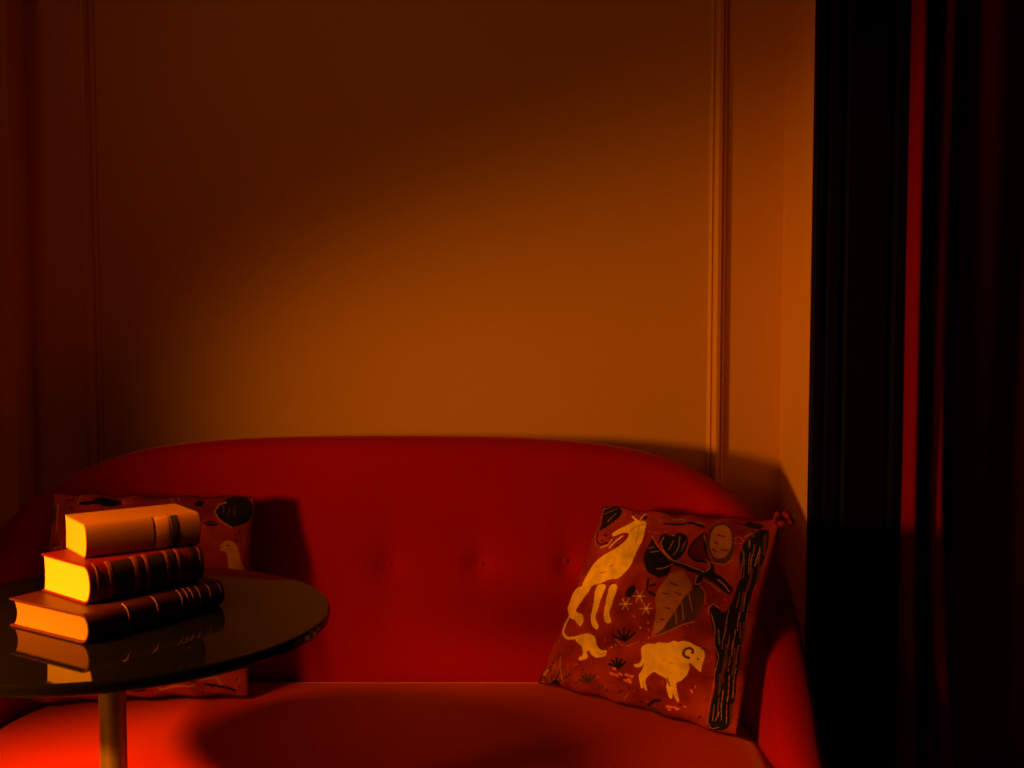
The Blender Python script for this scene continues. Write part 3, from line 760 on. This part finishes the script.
# ------------------------------------------------------------------ books
def book(label, corner, z, ang, L, W, T, cover_m, page_m, bulge, board, conc, flush, bands, panels):
    """x runs up the spine from the tail end, y from spine to fore-edge"""
    root = empty('book', (corner[0], corner[1], z), ang)
    tag(root, label, 'book', 'old books stacked on the black table')
    ns = 14
    def arc(r_in):
        pts = []
        for k in range(ns + 1):
            a = PI / 2 - PI * k / ns
            ez = (T / 2 - r_in)
            ca = abs(math.cos(a)) ** 0.8
            pts.append((bulge + 0.001 - (bulge - r_in) * ca if False else (0.012 - (0.012 + bulge - r_in) * ca), T / 2 + ez * math.sin(a)))
        return pts
    outer = [(W, T), (W * 0.5, T), (0.02, T)] + arc(0.0) + [(0.02, 0), (W * 0.5, 0), (W, 0)]
    inner = [(W, T - board), (W * 0.5, T - board), (0.02, T - board)] + arc(board) + [(0.02, board), (W * 0.5, board), (W, board)]
    n = len(outer)
    v, f = [], []
    for x in (0.0, L):
        v += [(x, y, zz) for y, zz in outer]; v += [(x, y, zz) for y, zz in inner]
    def q(s, ring, i): return s * 2 * n + ring * n + i
    for i in range(n - 1):
        f.append((q(0, 0, i), q(1, 0, i), q(1, 0, i + 1), q(0, 0, i + 1)))
        f.append((q(0, 1, i), q(0, 1, i + 1), q(1, 1, i + 1), q(1, 1, i)))
        for s in (0, 1): f.append((q(s, 0, i), q(s, 0, i + 1), q(s, 1, i + 1), q(s, 1, i)))
    for i in (0, n - 1): f.append((q(0, 0, i), q(0, 1, i), q(1, 1, i), q(1, 0, i)))
    cv = recalc(mesh_obj('cover', v, f, cover_m, root, smooth=False))
    bevel(cv, 0.0008, 2, 0.9)
    # page block
    zi0, zi1 = board + 0.0001, T - board - 0.0001
    mid, hh = T / 2, (zi1 - zi0) / 2
    ring = []
    for k in range(13):                     # spine side, rounded
        a = PI / 2 - PI * k / 12
        ring.append((0.014 - (0.014 + bulge - board - 0.0006) * abs(math.cos(a)) ** 0.8, mid + hh * math.sin(a)))
    fy = W - flush
    for k in range(13):                     # fore-edge, hollow
        t = -1 + 2 * k / 12
        ring.append((fy - conc * (1 - t * t), mid + hh * t))
    m = len(ring)
    xa, xb = max(0.0006, flush * 0.8), L - max(0.0006, flush * 0.8)
    pv = [(xa, y, zz) for y, zz in ring] + [(xb, y, zz) for y, zz in ring]
    pf = [(i, (i + 1) % m, m + (i + 1) % m, m + i) for i in range(m)] + [tuple(range(m)), tuple(range(m, 2 * m))]
    recalc(mesh_obj('page_block', pv, pf, page_m, root, smooth=False))
    def strip(name, x0, x1, lift, mm, a0=0.06, a1=0.94, label=None):
        pts = arc(0.0)
        k0, k1 = a0 * ns, a1 * ns
        vs, fs = [], []
        S = 16
        cen = (0.012, T / 2)
        def at(t):
            i = min(int(t), ns - 1); fr = t - i
            p = [pts[i][c] * (1 - fr) + pts[i + 1][c] * fr for c in (0, 1)]
            d = Vector((p[0] - cen[0] - 0.004, p[1] - cen[1])); d.normalize()
            return p, d
        for k in range(S + 1):
            p, d = at(k0 + (k1 - k0) * k / S)
            for x, lf in ((x0, -0.0006), (x0, lift * 0.7), ((x0 * 3 + x1) / 4, lift), ((x0 + 3 * x1) / 4, lift), (x1, lift * 0.7), (x1, -0.0006)):
                vs.append((x, p[0] + d.x * lf, p[1] + d.y * lf))
        for k in range(S):
            for c in range(5):
                a = k * 6 + c
                fs.append((a, a + 1, a + 7, a + 6))
        fs.append(tuple(range(6))); fs.append(tuple(S * 6 + c for c in range(6)))
        o = recalc(mesh_obj(name, vs, fs, mm, cv, smooth=False))
        if label: o['label'] = label
        return o
    for x0, x1, lift, mm in bands: strip('spine_band', x0 * L, x1 * L, lift, mm)
    for x0, x1, mm, lb in panels: strip('spine_label', x0 * L, x1 * L, 0.0006, mm, 0.10, 0.90, lb)
    return root

z = TZ
R = math.radians
T1 = 0.0363
gb = [(x, x + 0.008, 0.0010, M_gilt) for x in (0.27, 0.475, 0.66, 0.705, 0.745, 0.80, 0.88, 0.965)]
book('brown leather book with gilt spine bands, lying flat on the black table top', (-0.511, 1.356), z, R(57), 0.216, 0.152, T1, M_brnlea, M_page_dull, 0.006, 0.0028, 0.006, 0.005,
     gb, [])
z += T1
T2_ = 0.0496
book('dark red leather book with black spine panels, middle of the stack', (-0.524, 1.400), z, R(49.5), 0.165, 0.114, T2_, M_redlea, M_page_bright, 0.007, 0.0028, 0.002, 0.003,
     [(0.06, 0.075, .001, M_tanband), (0.16, 0.20, .001, M_tanband), (0.375, 0.42, .001, M_tanband), (0.475, 0.51, .001, M_tanband), (0.655, 0.69, .001, M_tanband), (0.76, 0.79, .001, M_tanband), (0.955, 0.985, .001, M_tanband)],
     [(0.205, 0.37, M_panel, 'blackened spine panel'), (0.43, 0.465, M_panel, 'narrow black spine panel'), (0.52, 0.65, M_panel, 'blackened spine panel'), (0.70, 0.75, M_panel, 'narrow black spine panel'), (0.88, 0.95, M_panel, 'black panel at head of spine')])
z += T2_
T3 = 0.0443
bk = book('tan cloth book with a pale spine label, topmost of the stack', (-0.538, 1.436), z, R(36.5), 0.150, 0.092, T3, M_cloth, M_page_mid, 0.0012, 0.0018, 0.002, 0.0008,
     [(0.575, 0.585, .0005, M_dkcloth)], [(0.60, 0.715, M_ltlabel, 'pale printed spine label'), (0.735, 0.80, M_dkcloth, 'dark strip on the spine')])

# ------------------------------------------------------------------ curtain
cp = [(0.752, 2.30), (0.754, 2.24), (0.7545, 2.195), (0.761, 2.172), (0.773, 2.178), (0.781, 2.22), (0.790, 2.275), (0.800, 2.285), (0.810, 2.255), (0.818, 2.212), (0.836, 2.206), (0.852, 2.245),
      (0.862, 2.29), (0.874, 2.325), (0.888, 2.325), (0.902, 2.304), (0.925, 2.292), (0.965, 2.306), (1.0, 2.345), (1.025, 2.39), (1.045, 2.40), (1.065, 2.378), (1.10, 2.374), (1.15, 2.40), (1.18, 2.45), (1.21, 2.455), (1.24, 2.43), (1.30, 2.44), (1.36, 2.48), (1.42, 2.53)]
pl = catmull([(x, y, 0) for x, y in cp], 8)[:, :2]
NZ = 70
cvv, cff = [], []
m = len(pl)
for j in range(NZ + 1):
    zz = 0.015 + (2.60 - 0.015) * j / NZ
    fl = max(0.0, (0.85 - zz)) / 0.85
    for i, (x, y) in enumerate(pl):
        t = i / m
        sway = 0.006 * math.sin(3.1 * zz + 5 * t) * (1 - math.exp(-6 * t))
        yy = y + 0.010 * math.sin(2.3 * zz + 11 * t) * min(1, t * 6) - 0.06 * fl * fl * math.exp(-((t - 0.14) / 0.1) ** 2)
        xx = x + sway - 0.020 * fl * math.exp(-(t / 0.10) ** 2) + 0.05 * fl * fl * math.exp(-((t - 0.33) / 0.12) ** 2)
        if t < 0.12 and yy > 2.195: xx = max(xx, 0.7525)
        cvv.append((xx, yy, zz))
for j in range(NZ):
    for i in range(m - 1):
        a = j * m + i
        cff.append((a, a + 1, a + m + 1, a + m))
cu = mesh_obj('curtain', cvv, cff, M_curtain)
so = cu.modifiers.new('cloth_thickness', 'SOLIDIFY'); so.thickness = 0.0015; so.offset = 1
tag(cu, 'dark crimson velvet curtain hanging in folds beside the black door casing', 'curtain')

# ------------------------------------------------------------------ light
def spot(name, loc, target, energy, col, size_deg, blend, radius):
    l = bpy.data.lights.new(name, 'SPOT')
    l.energy = energy; l.color = col; l.spot_size = R(size_deg); l.spot_blend = blend; l.shadow_soft_size = radius
    o = bpy.data.objects.new(name, l); C.objects.link(o)
    o.location = loc
    o.rotation_euler = (Vector(target) - Vector(loc)).to_track_quat('-Z', 'Y').to_euler()
    return o
def aim(az, el):
    az, el = R(az), R(el)
    return Vector((math.sin(az) * math.cos(el), math.cos(az) * math.cos(el), math.sin(el)))
WARM = (1.0, 0.27, 0.004)
LA = Vector((-1.212, 0.888, 1.377))
spot("shaded_lamp", LA, LA + aim(55, -43), 168, WARM, 47, 0.66, 0.20)
LD = Vector((-1.784, 0.80, 1.08))
sl = spot("side_slot_fill", LD, LD + aim(63, -5.0), 122, WARM, 38, 1.0, 0.13)  # added low spot: lights the wall, throws the sofa's shadow onto it
sl.scale = (1.85, 1.0, 1.0)                # a wide slot of light
LE = Vector((-1.50, 0.20, 1.55))
spot("wall_wash", LE, LE + aim(44, 9), 20, WARM, 73, 1.0, 0.30)  # added unseen soft wash to lift the upper wall
LB = Vector((-1.325, 0.45, 1.345))
spot("seat_spot", LB, LB + aim(36, -50), 450, WARM, 53.2, 0.62, 0.042)  # added unseen spot for the bright seat patch beside the table shadow
LC = Vector((-1.35, 1.15, 0.97))
spot("page_fill", LC, Vector((-0.58, 1.45, 0.785)), 4, WARM, 24, 0.9, 0.03)  # added unseen fill to brighten the page ends of the books

w = bpy.data.worlds.new('dim_room'); bpy.context.scene.world = w; w.use_nodes = True
w.node_tree.nodes['Background'].inputs['Color'].default_value = (1.0, 0.35, 0.08, 1)
w.node_tree.nodes['Background'].inputs['Strength'].default_value = 0.003

# ------------------------------------------------------------------ camera
cam = bpy.data.cameras.new('camera'); co = bpy.data.objects.new('camera', cam); C.objects.link(co)
co.location = (0, 0, 1.14); co.rotation_euler = (R(90 - 3.65), 0, 0)
cam.sensor_width = 36.0; cam.lens = 1150 / 1024 * 36.0
cam.clip_start = 0.05
cam.dof.use_dof = True; cam.dof.focus_distance = 1.75; cam.dof.aperture_fstop = 9.0
sc = bpy.context.scene
sc.camera = co
sc.view_settings.view_transform = 'Standard'; sc.view_settings.look = 'None'
sc.view_settings.gamma = 1.0; sc.view_settings.use_curve_mapping = False
sc.view_settings.exposure = 0.0
sc.cycles.use_denoising = True
sc.cycles.max_bounces = 8
